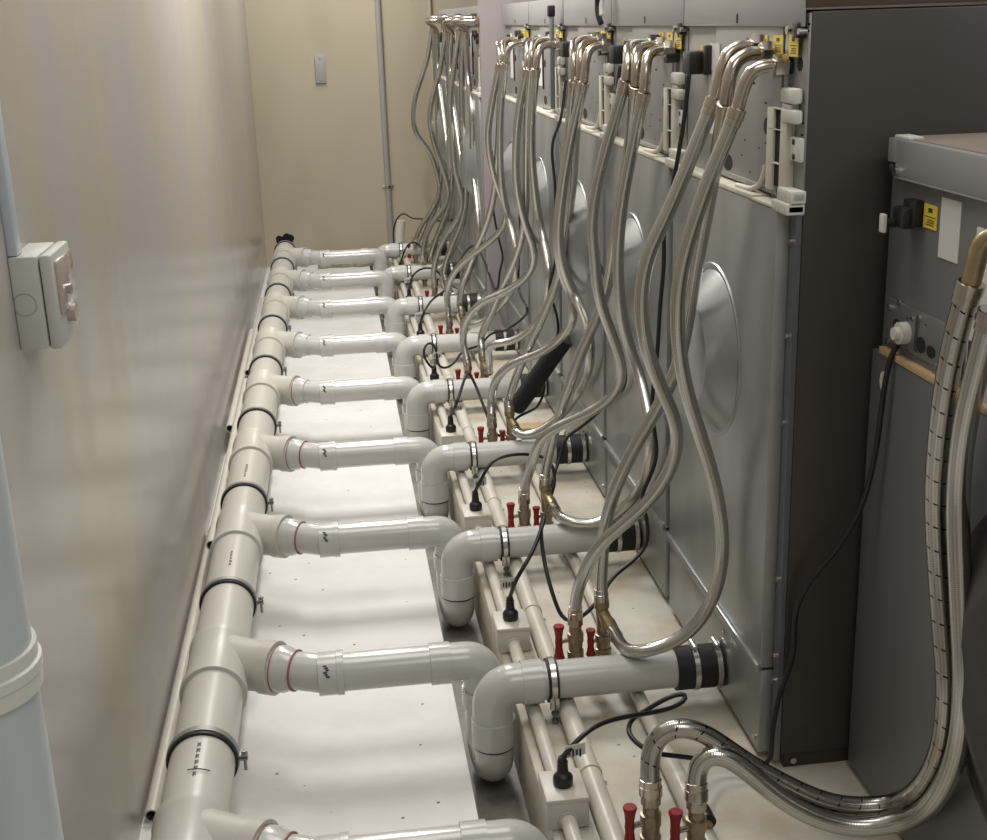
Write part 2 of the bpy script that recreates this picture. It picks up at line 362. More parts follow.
# ---------------------------------------------------------------- branch drains with traps
BR = .047
def branch(i, by, dy, full):
    where = ['frontmost, cut off by the bottom edge', 'nearest complete one', 'second complete one', 'third complete one', 'fourth complete one', 'fifth complete one', 'sixth complete one', 'seventh complete one', 'farthest, beside the back wall'][i]
    t = thing('branch_drain', 'white plastic branch drain pipe with trap, %s' % where, 'pipe', (.27, dy, ZF), 'branch drains from machines to wall pipe')
    zb, zd, ld, rr = .09, .092, .292, BR
    # reducer and bend next to the wye
    A = Vector((-.218, by+.042, .094)); d = Vector((.14, -.060, 0)).normalized()
    B = Vector((-.148, by, zb))
    b = MB(); P = A+d*.003; b.tube([P-d*.02, P, P+d*.022, P+d*.04, P+d*.048], [.058, .058, .0575, .050, .049], 'pvc', 36); b.build('reducer', t)
    b = MB(); b.tube([A+d*.0005, A+d*.004], [.0588, .0588], 'red' if i in (0, 1, 3, 4) else 'pvc_main', 36)
    P2 = A+d*.05; b.tube([P2-d*.001, P2+d*.003], .0515, 'red' if i in (0, 1, 2, 3) else 'pvc_main', 36); b.build('seal_ring', t)
    b = MB(); path = fillet([A+d*.048, A+d*.075, Vector((-.105, by, zb))], .03, 6); b.tube(path, BR, 'pvc', 36); b.build('bend', t)
    b = MB(); b.rings((-.118, by, zb), (-.05, by, zb), [(0, BR), (.0005, BR+.006), (.045, BR+.006), (.0455, BR+.008), (.062, BR+.008), (.0625, BR)], 'pvc', 36)
    b.build('coupling', t)
    lb = MB()
    for k in range(6):
        a = -.72-.10*k
        for q in range(3):
            aa = a-.02*q; rr_ = BR+.0064
            x0 = -.1-.004+.003*((k*7+q*3) % 3)
            c_ = Vector((x0, by+rr_*math.sin(aa), zb+rr_*math.cos(aa)))
            lb.tube([c_, c_+Vector((.006+.003*((k+q) % 2), 0, 0))], .0011, 'ink', 5)
    lb.build('printed_mark', t, label='small dark printed characters on coupling')
    b = MB(); b.cyl((-.06, by, zb), (.19, by, zb), BR, 'pvc', 36); b.build('pipe', t)
    # outlet elbow
    b = MB(); b.rings((.155, by, zb), (.207, by, zb), [(0, BR), (.0005, BR+.005), (.05, BR+.005), (.0505, BR)], 'pvc', 36)
    lx = .284; b.tube(fillet([(.20, by, zb), (lx, by, zb), (lx, by, zb-.115)], .062, 12), BR+.001, 'pvc', 36)
    b.rings((lx, by, zb-.075), (lx, by, zb-.12), [(0, BR), (.0005, BR+.006), (.045, BR+.006), (.0455, BR)], 'pvc', 36)
    b.build('elbow', t)
    b = MB(); b.tube(fillet([(lx, by, zb-.11), (lx, by, ZG+BR+.012), (ld, dy, ZG+BR+.012), (ld, dy, zd-.12)], .055, 10), BR, 'pvc', 36); b.build('trap_bend', t)
    if not full: return t
    # inlet elbow and pipe from the machine
    b = MB(); b.tube(fillet([(.40, dy, zd), (ld, dy, zd), (ld, dy, zd-.15)], .068, 14), BR+.0015, 'pvc', 40)
    b.rings((.362, dy, zd), (.412, dy, zd), [(0, BR+.001), (.0005, BR+.0055), (.05, BR+.0055), (.0505, BR)], 'pvc', 40)
    b.rings((ld, dy, zd-.085), (ld, dy, zd-.155), [(0, BR), (.0005, BR+.0055), (.068, BR+.0055), (.0685, BR)], 'pvc', 40); b.build('elbow', t)
    b = MB(); b.rings((ld, dy, zd-.155), (ld, dy, zd-.16), [(0, BR+.003), (.0035, BR+.003)], 'ink', 40); b.build('seal_ring', t)
    mx = .85-(.08 if i >= 6 else 0)
    b = MB(); b.cyl((.38, dy, zd), (mx-.03, dy, zd), BR-.001, 'pvc', 36); b.build('pipe', t)
    rc = MB(); rc.rings((mx-.115, dy, zd), (mx, dy, zd), [(0, BR), (.0005, BR+.006), (.113, BR+.006), (.1135, BR)], 'rubber', 36); rc = rc.build('rubber_coupling', t)
    for xx in (mx-.075, mx-.02):
        h = MB(); h.rings((xx, dy, zd), (xx+.013, dy, zd), [(0, BR+.006), (.0005, BR+.009), (.013, BR+.009), (.0135, BR+.006)], 'chrome', 36)
        h.box((xx-.002, dy-.012, zd+BR+.008), (xx+.015, dy+.012, zd+BR+.016), 'chrome'); h.cyl((xx+.006, dy-.022, zd+BR+.014), (xx+.006, dy+.02, zd+BR+.014), .005, 'chrome', 8)
        h.build('hose_clamp', rc)
    return t
for i, y in enumerate(BY): branch(i, y, DY[i-1] if i else 1.80, i > 0)

# strap clamps on the inlet pipes
s0 = None
for i, y in enumerate(DY):
    lab = 'steel strap clamp with hanging bolt around the %s machine drain pipe' % ORD[i]
    if s0 is None:
        x = .435; zd = .092
        s0 = thing('strap_clamp', lab, 'clamp', (x, y, 0), 'strap clamps on the machine drain pipes')
        b = MB(); b.rings((x-.013, y, zd), (x+.013, y, zd), [(0, BR-.001), (.0005, BR+.0055), (.0255, BR+.0055), (.026, BR-.001)], 'rubber', 36); b.build('rubber_liner', s0)
        b = MB(); b.rings((x-.007, y, zd), (x+.007, y, zd), [(0, BR+.004), (.0005, BR+.0085), (.0135, BR+.0085), (.014, BR+.004)], 'chrome', 36); b.build('steel_band', s0)
        b = MB(); yy = y-BR*.72; zz = zd-BR*.72
        b.box((x-.011, yy-.016, zz-.02), (x+.011, yy-.006, zz+.012), 'chrome', .002)
        b.cyl((x, yy-.012, zz-.05), (x, yy-.012, zz+.02), .0045, 'trimsteel', 10); b.cyl((x, yy-.012, zz-.033), (x, yy-.012, zz-.026), .009, 'trimsteel', 6)
        b.cyl((x, yy-.012, zz-.052), (x, yy-.012, zz-.044), .008, 'trimsteel', 6); b.build('bolt', s0)
    else: dup(s0, (0, y-DY[0], 0), lab)

# ---------------------------------------------------------------- loose conduit lengths on the floor against the left wall
def conduit_piece(p, q, r, lab):
    b = MB(); b.hollow(q, p, r, r*.78, 'conduit', 'greyink', 20); o = b.build('conduit_tube'); tag(o, lab, 'pipe', 'loose conduit lengths against the left wall')
conduit_piece((XW+.022, 2.57, ZF+.017), (XW+.022, 4.3, ZF+.017), .0165, 'cream plastic conduit lying low along the left wall, nearest open end')
conduit_piece((-.463, 3.80, .034), (-.463, 5.75, .034), .0165, 'cream conduit wedged between wall and thick pipe, second open end from the front')
conduit_piece((-.505, 5.21, -.022), (-.505, 7.0, -.022), .0175, 'cream conduit below and behind the wedged ones, third open end from the front')
conduit_piece((-.462, 5.90, .034), (-.462, 7.6, .034), .0165, 'farthest cream conduit wedged between wall and thick pipe')

# ---------------------------------------------------------------- conduits on the plinth
c1 = MB(); c1.cyl((.39, 1.7, .024), (.39, 8.9, .024), .0165, 'conduit', 18); tag(c1.build('conduit_tube'), 'thin cream conduit on the plinth feeding the row of socket boxes', 'pipe')
c2 = thing('conduit_tube', 'thick cream pipe on the plinth just right of the socket boxes', 'pipe', (.468, 1.7, 0))
b = MB(); b.cyl((.468, 1.7, .024), (.468, 8.9, .024), .0235, 'conduit', 22); b.build('tube', c2)
for y in (2.36, 3.16, 4.0, 4.8, 5.6, 6.5, 7.3, 8.1):
    b = MB()
    b.rings((.468, y-.011, .024), (.468, y+.011, .024), [(0, .0235), (.0005, .0262), (.018, .0262), (.0185, .0235)], 'conduit', 22); b.box((.488, y-.011, 0), (.503, y+.011, .006), 'conduit'); b.build('saddle', c2)
c3 = thing('conduit_tube', 'cream pipe on the plinth near the machines, with a coupling', 'pipe', (.648, 1.7, 0))
b = MB(); b.cyl((.648, 1.7, .025), (.648, 8.9, .025), .017, 'conduit', 20); b.build('tube', c3)
b = MB(); b.rings((.648, 1.7, .025), (.648, 2.42, .025), [(0, .017), (.001, .0225), (.70, .0225), (.705, .017)], 'conduit', 20); b.build('coupling', c3)

# ---------------------------------------------------------------- socket boxes with plugs and cables
bx0 = None; BXY = [2.20, 2.975, 3.78, 4.62, 5.38, 6.22, 7.1, 7.95]
for i, y in enumerate(BXY):
    lab = 'cream plastic socket box on the plinth edge, %s in the row' % ORD[i]
    if bx0 is None:
        bx0 = thing('socket_box', lab, 'socket box', (.39, y, 0), 'socket boxes along the plinth')
        b = MB(); b.box((.346, y, .002), (.434, y+.11, .062), 'box', .003); b.build('base', bx0)
        b = MB(); b.box((.345, y-.001, .060), (.435, y+.111, .073), 'box', .004); b.build('cover', bx0)
        b = MB(); b.cyl((.39, y-.006, .024), (.39, y+.01, .024), .0205, 'box', 18); b.build('conduit_collar', bx0)
    else: dup(bx0, (0, y-BXY[0], 0), lab)

def cable(pts, r, name, lab, y0=None, y1=None, plug=None, tagp=None, xmax=None, group='power cables of the machines'):
    """pts: (px, py, Y) in the photo at depth Y, or Vectors"""
    P = []
    for p in pts:
        if isinstance(p, Vector): P.append(p)
        else:
            v = at(p[0], p[1], 1, p[2])
            if xmax and v.x > xmax: v = at(p[0], p[1], 0, xmax)
            if v.z < r: v = at(p[0], p[1], 2, r)
            P.append(v)
    t = thing(name, lab, 'cable', plug if plug is not None else P[0], group)
    b = MB(); b.tube(spline(P, .015), r, 'black', 10); b.build('cord', t)
    if plug is not None:
        x, y, z = plug
        b = MB(); b.tube([(x, y, z), (x, y, z+.004), (x, y, z+.018), (x, y+.001, z+.022), (x, y+.002, z+.028), (x, y+.004, z+.055), (x, y+.005, z+.062)], [.0195, .021, .021, .019, .0125, .0095, .009], 'black', 20)
        for k in range(3): b.tube([(x, y+.003, z+.034+k*.008), (x, y+.003, z+.037+k*.008)], .0115, 'black', 16)
        b.build('plug', t)
    if tagp is not None:
        c = Vector(tagp); w, h = .021, .014
        b = MB(); b.faces([(c.x-w, c.y, c.z-h-.004), (c.x+w, c.y-.006, c.z-h+.006), (c.x+w, c.y-.006, c.z+h+.006), (c.x-w, c.y, c.z+h-.004),
                           (c.x-w, c.y+.001, c.z-h-.004), (c.x+w, c.y-.005, c.z-h+.006), (c.x+w, c.y-.005, c.z+h+.006), (c.x-w, c.y+.001, c.z+h-.004)],
                          [(0,1,2,3), (7,6,5,4), (0,4,5,1), (1,5,6,2), (2,6,7,3), (3,7,4,0)], 'paper')
        for k, (a, l) in enumerate(((-.7, .6), (-.3, .9), (.1, .6), (.5, .9))):
            b.box((c.x+w*a*.9-.001, c.y-.0075+.0015*(1-a), c.z-h*l), (c.x+w*a*.9+.0025, c.y-.004, c.z+h*.4*l), 'ink')
        b.build('cable_tag', t, label='white paper tag with black print')
    return t

def plugpt(i): return Vector((.39, BXY[i]+.055, .073))
def ptop(i): return plugpt(i)+Vector((0, .005, .06))
NM = 'power_cable'
t1 = at(575, 750, 1, plugpt(0).y+.01)
cable([ptop(0), (573,745,2.27), (585,733,2.28), (605,722,2.32), (630,716,2.36), (655,712,2.40), (677,706,2.44), (689,697,2.45), (683,692,2.46), (667,698,2.46), (645,711,2.42), (630,722,2.36), (630,737,2.30), (648,751,2.26), (685,757,2.28), (720,762,2.33), (752,768,2.31), (771,763,2.31),
       (771,745,2.31), (778,700,2.31), (793,655,2.31), (796,610,2.30), (808,584,2.29), (840,545,2.27), (862,505,2.25), (876,450,2.23), (884,390,2.22), (893,350,2.21), (905,333,2.21)],
      .0055, NM, 'black power cable from nearest socket box up to the recessed front machine', plug=plugpt(0), tagp=t1)
t2 = at(508, 583, 1, plugpt(1).y+.0)
cable([ptop(1), (517,578,3.0), (532,553,3.03), (541,530,3.08), (546,512,3.12), (541,522,3.10), (543,553,3.06), (552,592,2.98), (564,620,2.95), (575,622,2.93), (588,612,2.93), (600,598,2.95), (612,578,2.98), (634,560,3.02), (647,545,3.04), (646,515,3.05), (641,497,3.05), (651,475,3.05), (657,452,3.05), (652,415,3.05), (653,388,3.05), (657,355,3.04), (660,307,3.04), (664,262,3.04), (664,230,3.04), (672,190,3.04), (684,120,3.06), (689,75,3.08)],
      .0055, NM, 'black power cable from second socket box looping behind the nearest valve pair', plug=plugpt(1), tagp=t2, xmax=.835)
cable([ptop(2), (483,476,3.82), (492,461,3.84), (511,455,3.86), (533,455,3.9), (549,459,3.9), (555,475,3.88), (552,495,3.85), (548,500,3.88), (552,480,3.95), (560,458,4.0), (566,437,4.02), (580,428,4.02), (600,411,4.0), (612,398,3.98), (624,387,3.95), (626,374,3.93), (620,358,3.93), (611,330,3.92), (609,290,3.92), (600,265,3.92), (590,240,3.92), (592,200,3.92), (598,165,3.92), (609,137,3.92), (616,100,3.9), (620,66,3.9)],
      .0055, NM, 'black power cable from third socket box arching over the pipe', plug=plugpt(2), tagp=at(480,482,1,plugpt(2).y), xmax=.835)
cable([ptop(3), (456,405,4.62), (461,390,4.66), (468,372,4.72), (474,382,4.72), (487,415,4.62), (496,436,4.6), (505,436,4.6), (516,418,4.68), (537,407,4.72), (544,392,4.74), (544,360,4.74), (558,335,4.74), (556,312,4.74), (549,290,4.74), (555,264,4.74), (556,230,4.74), (555,185,4.74), (552,147,4.74), (561,118,4.74), (566,80,4.72)],
      .0055, NM, 'black power cable from fourth socket box running beside the black foam tube', plug=plugpt(3), tagp=at(458,407,1,plugpt(3).y), xmax=.835)
cable([ptop(4), (432,368,5.38), (424,358,5.38), (424,346,5.40), (431,341,5.42), (437,352,5.42), (438,366,5.4), (445,369,5.42), (454,363,5.44), (462,352,5.5), (480,345,5.6), (492,333,5.7), (506,330,5.72), (524,317,5.75), (527,308,5.75), (519,290,5.72), (520,220,5.7), (517,180,5.7)],
      .0055, NM, 'black power cable from fifth socket box with a small round loop', plug=plugpt(4), tagp=at(437,355,1,plugpt(4).y-.02), xmax=.835)
cable([ptop(5), (424,312,6.25), (432,300,6.35), (447,288,6.5), (457,272,6.55), (462,256,6.6), (474,245,6.6), (497,290,6.3), (500,270,6.3), (503,258,6.3), (499,240,6.3), (494,215,6.3), (492,190,6.3)],
      .0055, NM, 'black power cable from sixth socket box rising to the machines past the partition', plug=plugpt(5), tagp=at(419,315,1,plugpt(5).y), xmax=.84)
cable([ptop(6), (413,275,7.1), (421,269,7.15), (430,268,7.2), (438,272,7.25), (445,281,7.2), (460,290,7.1)], .0055, NM, 'black power cable from seventh socket box in a low arc over the pipe', plug=plugpt(6), tagp=at(408,280,1,plugpt(6).y), xmax=.75)
cable([ptop(7), (405,250,7.95), (409,244,8.0), (415,242,8.05), (421,247,8.05), (426,253,8.0)], .0055, NM, 'black power cable from eighth socket box, a tiny arc near the back wall', plug=plugpt(7), tagp=at(404,256,1,plugpt(7).y), xmax=.75)
cable([Vector((.39, 8.75, .06)), (394,227,8.75), (398,217,8.75), (404,213,8.75), (411,218,8.7), (425,219,8.65), (440,221,8.6), (452,220,8.55)], .0055, NM, 'black power cable arching in front of the back wall', xmax=.75)

# ---------------------------------------------------------------- washing machines (seen from the rear)
Y0, XR = 2.335, .89
def pl(px, py, X=.884): v = at(px, py, 0, X); return v.y, v.z
def sticker(root, px0, py0, px1, py1, m='yellow', X=.8785, name='warning_sticker', strokes=True):
    y1, z1 = pl(px0, py0, X); y0, z0 = pl(px1, py1, X)
    b = MB(); b.box((X-.0012, y0, z0), (X+.0005, y1, z1), m)
    if strokes:
        w = y1-y0; h = z1-z0
        b.box((X-.0018, y0+w*.1, z0+h*.48), (X-.001, y1-w*.1, z0+h*.51), 'ink')
        b.box((X-.0018, y0+w*.35, z0+h*.68), (X-.001, y0+w*.65, z0+h*.86), 'ink')
        for q in (.34, .24, .14): b.box((X-.0018, y0+w*.18, z0+h*q), (X-.001, y1-w*(.15+q*.5), z0+h*(q+.04)), 'ink')
    b.build(name, root, smooth=False)
def machine():
    t = thing('washing_machine', 'x', 'washing machine', (XR, Y0, 0), 'washing machines backing onto the aisle')
    x = XR; a = Y0; w = .80
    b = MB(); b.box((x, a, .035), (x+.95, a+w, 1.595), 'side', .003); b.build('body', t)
    b = MB(); b.box((x+.01, a+.006, .0), (x+.94, a+w-.006, .034), 'side')
    b.cyl((x+.03, a+.007, .018), (x+.03, a-.002, .018), .007, 'chrome', 10); b.build('kick_strip', t)
    b = MB(); b.box((x-.004, a+.001, 1.22), (x+.001, a+w-.001, 1.592), 'galvup', .001)
    b.box((x-.0105, a+.12, 1.255), (x-.003, a+.56, 1.575), 'galvup', .002)
    b.box((x-.013, a+.12, 1.245), (x-.003, a+.565, 1.256), 'galvup', .002)
    # dark slots, round holes and rivets
    def hole(px, py, w_, h_, X=.8795):
        y, z = pl(px, py, X); y2, z2 = pl(px+w_, py+h_, X); b.ellipsoid_disc((X+.001, y, z), abs(y2-y)*.5, abs(z2-z)*.5, .0015, 'hole', 18)
    for hx in ((767,126,6,19), (730,96,6,16), (728,162,9,20)): hole(*hx)
    hole(800, 64, 5, 15, .8855)
    for hx in ((754,83,3,3), (745,140,2,2), (742,155,2,2), (762,178,2,2), (750,172,2,2), (766,103,2,3), (766,143,2,3), (759,148,2,2), (738,190,2,2), (728,185,2,2)): hole(*hx)
    for px, py in ((809,24), (808,31), (803,123), (802,135), (801,150)): hole(px, py, 2, 3, .8855)
    b.build('upper_panel', t)
    b = MB(); b.box((x-.012, a+.08, 1.36), (x-.004, a+.10, 1.59), 'trimsteel') ; b.box((x-.010, a+.42, 1.43), (x-.004, a+.435, 1.59), 'trimsteel'); b.box((x-.012, a+.50, 1.33), (x-.0105, a+.60, 1.50), 'paper'); b.box((x-.016, a+.47, 1.32), (x-.010, a+.485, 1.52), 'ink'); b.build('panel_rail', t)
    # lid
    b = MB(); b.box((x-.016, a+.002, 1.568), (x-.010, a+w+.004, 1.66), 'lid', .002); b.box((x-.012, a+.002, 1.655), (x+.95, a+w, 1.665), 'lid', .002); b.build('lid', t)
    b = MB(); b.box((x-.010, a, 1.602), (x+.95, a+.004, 1.655), 'lidside_reflect'); b.box((x-.010, a+w-.004, 1.602), (x+.95, a+w, 1.655), 'lidside_reflect'); b.build('lid_side', t, label='lid side with brown reflection painted in')
    b = MB(); b.box((x-.018, a+.385, 1.575), (x-.0155, a+.391, 1.593), 'ink'); b.build('lid_slot', t)
    b = MB(); b.box((x-.022, a+.012, 1.548), (x-.004, a+.045, 1.576), 'black', .003)
    b.cyl((x-.025, a+.062, 1.562), (x-.004, a+.062, 1.562), .008, 'chrome', 12); b.cyl((x-.022, a+.008, 1.56), (x-.004, a+.008, 1.56), .006, 'chrome', 12); b.build('lid_bracket', t)
    # lower covers
    b = MB(); b.box((x-.04, a+.038, .232), (x, a+.80, 1.228), 'galv', .003)
    for k in range(1): b.box((x-.050, a+.038, .222), (x-.034, a+.80, .243), 'galv', .005)
    cov = b.build('rear_cover', t)
    c = (x-.04, a+.43, .852)
    d = MB(); d.lathe_x(c, [(.004, .205), (-.0035, .200), (-.003, .192), (.001, .187), (-.003, .184), (-.052, .122), (-.054, .119), (-.051, .112)], 'galv', 64); d.build('round_bulge', cov)
    b = MB(); b.box((x-.038, a+.038, .022), (x, a+.80, .226), 'galv', .003); b.cyl((x-.042, a+.30, .19), (x-.036, a+.30, .19), .005, 'chrome', 8); b.cyl((x-.042, a+.06, .05), (x-.036, a+.06, .05), .006, 'chrome', 8); b.build('bottom_cover', t)
    b = MB(); b.box((x-.012, a+.004, .02), (x-.0005, a+.036, 1.222), 'trimsteel')
    for z in (1.17, .98, .8, .45, .27, .21, .08): b.cyl((x-.018, a+.02, z), (x-.012, a+.02, z), .005, 'chrome', 8)
    b.build('corner_strip', t)
    # cream ledge
    b = MB(); b.box((x-.042, a+.18, 1.229), (x-.004, a+.80, 1.240), 'cream', .002); b.box((x-.042, a+.04, 1.229), (x-.004, a+.19, 1.236), 'cream', .002); b.build('ledge', t)
    # plastic bracket ladder
    def bxp(b, px0, py0, px1, py1, x0, x1, m, bev=0):
        y1, z1 = pl(px0, py0, x0); y0, z0 = pl(px1, py1, x0); b.box((x0, min(y0, y1), min(z0, z1)), (x1, max(y0, y1), max(z0, z1)), m, bev)
    b = MB()
    bxp(b, 770, 108, 781.5, 188, .873, .886, 'hole')
    bxp(b, 767.5, 107, 771, 190, .868, .886, 'cream', .001); bxp(b, 781, 107, 784, 190, .868, .886, 'cream', .001)
    for yy in (107, 128, 162): bxp(b, 768, yy, 783, yy+3, .868, .886, 'cream', .001)
    y_, z_ = pl(760, 191, .87); b.tube(spline([(.877, pl(769,165)[0], pl(769,165)[1]), (.872, pl(768,182)[0], pl(768,182)[1]), (.866, pl(762,191)[0], 1.247), (.86, pl(748,191)[0], 1.243)], .01), .006, 'cream', 10)
    b.build('bracket', t, label='cream plastic ladder bracket')
    b = MB(); bxp(b, 780, 87, 793, 105, .864, .884, 'wplastic', .006); bxp(b, 780, 108, 793, 125, .864, .884, 'wplastic', .006); bxp(b, 782, 103, 791, 110, .868, .884, 'wplastic', .002); b.build('plastic_cap', t)
    b = MB(); bxp(b, 789.5, 136, 799, 163, .876, .886, 'wplastic', .0035)
    for yy in (142, 157):
        y, z = pl(793.5, yy, .876); b.ellipsoid_disc((.8765, y, z), .008, .006, .001, 'ink', 12)
    b.build('oval_plate', t)
    b = MB()
    y, z = pl(788, 195, .865)
    for k in range(7):
        b.box((.855, y-.045+k*.012, z-.012), (.885, y-.045+k*.012+.008, z+.012), 'wplastic', .003); b.box((.848, y-.04+k*.013, z-.034), (.885, y-.04+k*.013+.009, z-.012), 'wplastic', .003)
    b.box((.857, y-.045, z-.01), (.885, y+.035, z+.010), 'wplastic', .004); b.box((.850, y-.04, z-.032), (.885, y+.045, z-.014), 'wplastic', .004)
    b.build('cable_comb', t)
    # stickers
    sticker(t, 760, 35, 768, 44); sticker(t, 774, 35, 783, 55); sticker(t, 790, 34, 798, 57); sticker(t, 701, 45, 708, 66); sticker(t, 710.5, 43, 719.5, 72, 'paper', name='label', strokes=False)
    # inlet valves
    for px, py in ((783, 66), (768, 54), (756, 46)):
        b = MB(); y, z = pl(px, py, .87); b.cyl((.89, y, z), (.852, y, z), .017, 'black', 16); b.build('inlet_valve', t)
    b = MB(); y, z = pl(688, 61, .84); b.box((.835, y-.03, z-.03), (.885, y+.035, z+.022), 'black', .006); b.box((.862, y-.065, z-.03), (.886, y-.04, z+.035), 'black', .003); b.build('power_inlet', t, label='black plastic power inlet')
    return t
mach = machine()
MLAB = ['nearest full grey washing machine back, the one whose dark side panel shows', 'second grey washing machine back, right behind the nearest full one', 'third grey washing machine back in the row', 'fourth grey washing machine back in the row', 'fifth grey washing machine back, last before the mauve partition', 'first grey washing machine back beyond the mauve partition', 'middle grey washing machine back beyond the mauve partition', 'farthest grey washing machine back, closest to the back wall']
mach['label'] = MLAB[0]
MOFF = [0, .81, 1.62, 2.44, 3.26, 4.18, 5.0, 5.81]
for k in range(1, 8): dup(mach, (-.09 if k > 4 else 0, MOFF[k], 0), MLAB[k])

# dark upright bar with cable between the third and fourth machines
b = MB(); b.box((.832, 4.80, 1.27), (.846, 4.825, 1.60), 'trimsteel', .002); b.box((.825, 4.795, 1.60), (.85, 4.83, 1.64), 'black', .004)
tag(b.build('upright_bar'), 'narrow dark grey upright bar between the third and fourth machines', 'bar')
b = MB(); b.tube(spline([(.86, 3.93, 1.68), (.845, 3.95, 1.70), (.835, 3.965, 1.67), (.838, 3.985, 1.63), (.835, 3.97, 1.60), (.842, 3.955, 1.575)], .01), .009, 'black', 8)
b.tube(spline([(.85, 3.91, 1.67), (.838, 3.93, 1.64), (.836, 3.92, 1.60)], .01), .007, 'paper', 8)
tag(b.build('cable_bundle'), 'black and white cable bundle hanging over the lid seam of the second and third machines', 'cable')

# ---------------------------------------------------------------- front machine on the right (lower and set back)
t = thing('washing_machine', 'low grey washing machine at the right edge, set back, with white label and yellow stickers', 'washing machine', (1.048, 1.2, 0))
x, ya, yb = 1.048, 1.2, 2.29
b = MB(); b.box((x, ya, .0), (x+1.0, yb+.01, 1.30), 'galvn', .003); b.build('body', t)
b = MB(); b.box((x-.012, ya, .018), (x, yb+.025, .955), 'galvn', .003); lc = b.build('rear_cover', t)
d = MB(); d.lathe_x((x-.012, 1.60, .56), [(.004, .33), (-.004, .325), (-.004, .315), (0, .31), (-.004, .30), (-.045, .2), (-.047, .19), (-.045, .18)], 'side', 64); d.build('round_bulge', lc)
b = MB(); b.box((x-.014, ya, .955), (x, yb-.01, .968), 'wood', .001); b.build('ledge', t)
b = MB(); b.box((x-.016, ya, 1.296), (x, yb-.035, 1.30), 'lid'); b.box((x-.016, ya, 1.30), (x+1.0, yb-.035, 1.366), 'lid', .002); b.box((x-.016, yb-.036, 1.323), (x+1.0, yb, 1.366), 'lid', .002); b.build('lid', t)
b = MB(); b.box((x+.0, ya, 1.366), (x+1.0, yb-.01, 1.368), 'lidtop'); b.box((x-.01, yb-.07, 1.366), (x+.02, yb-.01, 1.372), 'paper', .002); b.build('lid_top', t)
b = MB(); b.box((x-.012, yb-.03, 1.297), (x, yb-.008, 1.323), 'black', .002); b.cyl((x-.022, yb-.045, 1.308), (x-.012, yb-.045, 1.308), .008, 'chrome', 12); b.cyl((x-.019, yb-.02, 1.314), (x-.010, yb-.02, 1.314), .006, 'chrome', 12); b.build('lid_bracket', t)
XN = x-.001
def bxn(b, px0, py0, px1, py1, x0, x1, m, bev=0):
    v1 = at(px0, py0, 0, x0); v0 = at(px1, py1, 0, x0); b.box((x0, min(v0.y, v1.y), min(v0.z, v1.z)), (x1, max(v0.y, v1.y), max(v0.z, v1.z)), m, bev)
sticker(t, 918, 201, 923, 214, X=XN); sticker(t, 925, 203, 936.5, 231, X=XN)
b = MB(); bxn(b, 942, 197, 957, 264, XN-.0005, XN+.001, 'paper'); b.build('label', t)
b = MB(); bxn(b, 903, 198, 912, 228, XN-.02, XN+.002, 'black', .004); bxn(b, 892, 205, 902, 230, XN-.035, XN-.01, 'black', .006)
v = at(885, 223, 0, XN-.05); b.cyl((XN-.03, v.y, v.z), (XN-.05, v.y, v.z), .009, 'black', 12); b.box((XN-.058, v.y-.009, v.z-.017), (XN-.05, v.y+.009, v.z+.017), 'paper', .002); b.build('power_inlet', t)
b = MB(); bxn(b, 889, 297, 960, 381, XN-.003, XN+.001, 'galvn', .001)
for px, py, w_, h_ in ((897,325,7,16), (921,345,8,21), (931,352,8,17), (908,318,2,2), (926,325,2,2), (944,340,2,2), (907,350,2,2), (940,362,2,2), (917,352,2,2)):
    v = at(px, py, 0, XN-.003); u = at(px+w_, py+h_, 0, XN-.003); b.ellipsoid_disc((XN-.003, v.y, v.z), abs(u.y-v.y)*.5, abs(u.z-v.z)*.5, .001, 'hole', 20)
for px, py in ((890,307), (900,302), (913,319), (920,318), (888,341), (936,367)):
    v = at(px, py, 0, XN-.003); b.cyl((XN-.003, v.y, v.z), (XN-.007, v.y, v.z), .006, 'chrome', 8)
bxn(b, 915.5, 318, 916.5, 352, XN-.0035, XN-.002, 'ink'); b.build('connection_plate', t)
v = at(903, 333, 0, XN-.01); b = MB(); b.cyl((XN, v.y, v.z), (XN-.02, v.y, v.z), .021, 'wplastic', 20); b.cyl((XN-.02, v.y, v.z), (XN-.03, v.y, v.z), .012, 'wplastic', 16); b.build('cable_gland', t)
b = MB(); v = at(975, 300, 0, XN-.002); b.box((XN-.003, v.y-.12, v.z-.2), (XN+.001, v.y+.012, v.z+.12), 'paper', .001); b.box((XN-.0045, v.y-.03, v.z-.12), (XN-.003, v.y+.006, v.z-.07), 'ink'); b.box((XN-.0045, v.y-.02, v.z-.03), (XN-.003, v.y+.004, v.z-.02), 'ink'); b.build('data_plate', t, label='pale data plate behind hose')
v = at(872, 395, 0, x-.015); b = MB(); b.ellipsoid_disc((x-.012, 2.25, .905), .014, .02, .004, 'wplastic', 20); b.build('plug_cap', t)
b = MB(); b.box((x+.12, 2.02, 1.3685), (x+.20, 2.16, 1.376), 'bluebit', .003); tag(b.build('blue_tool'), 'small dark blue object lying on the low machine top at the right edge', 'tool')

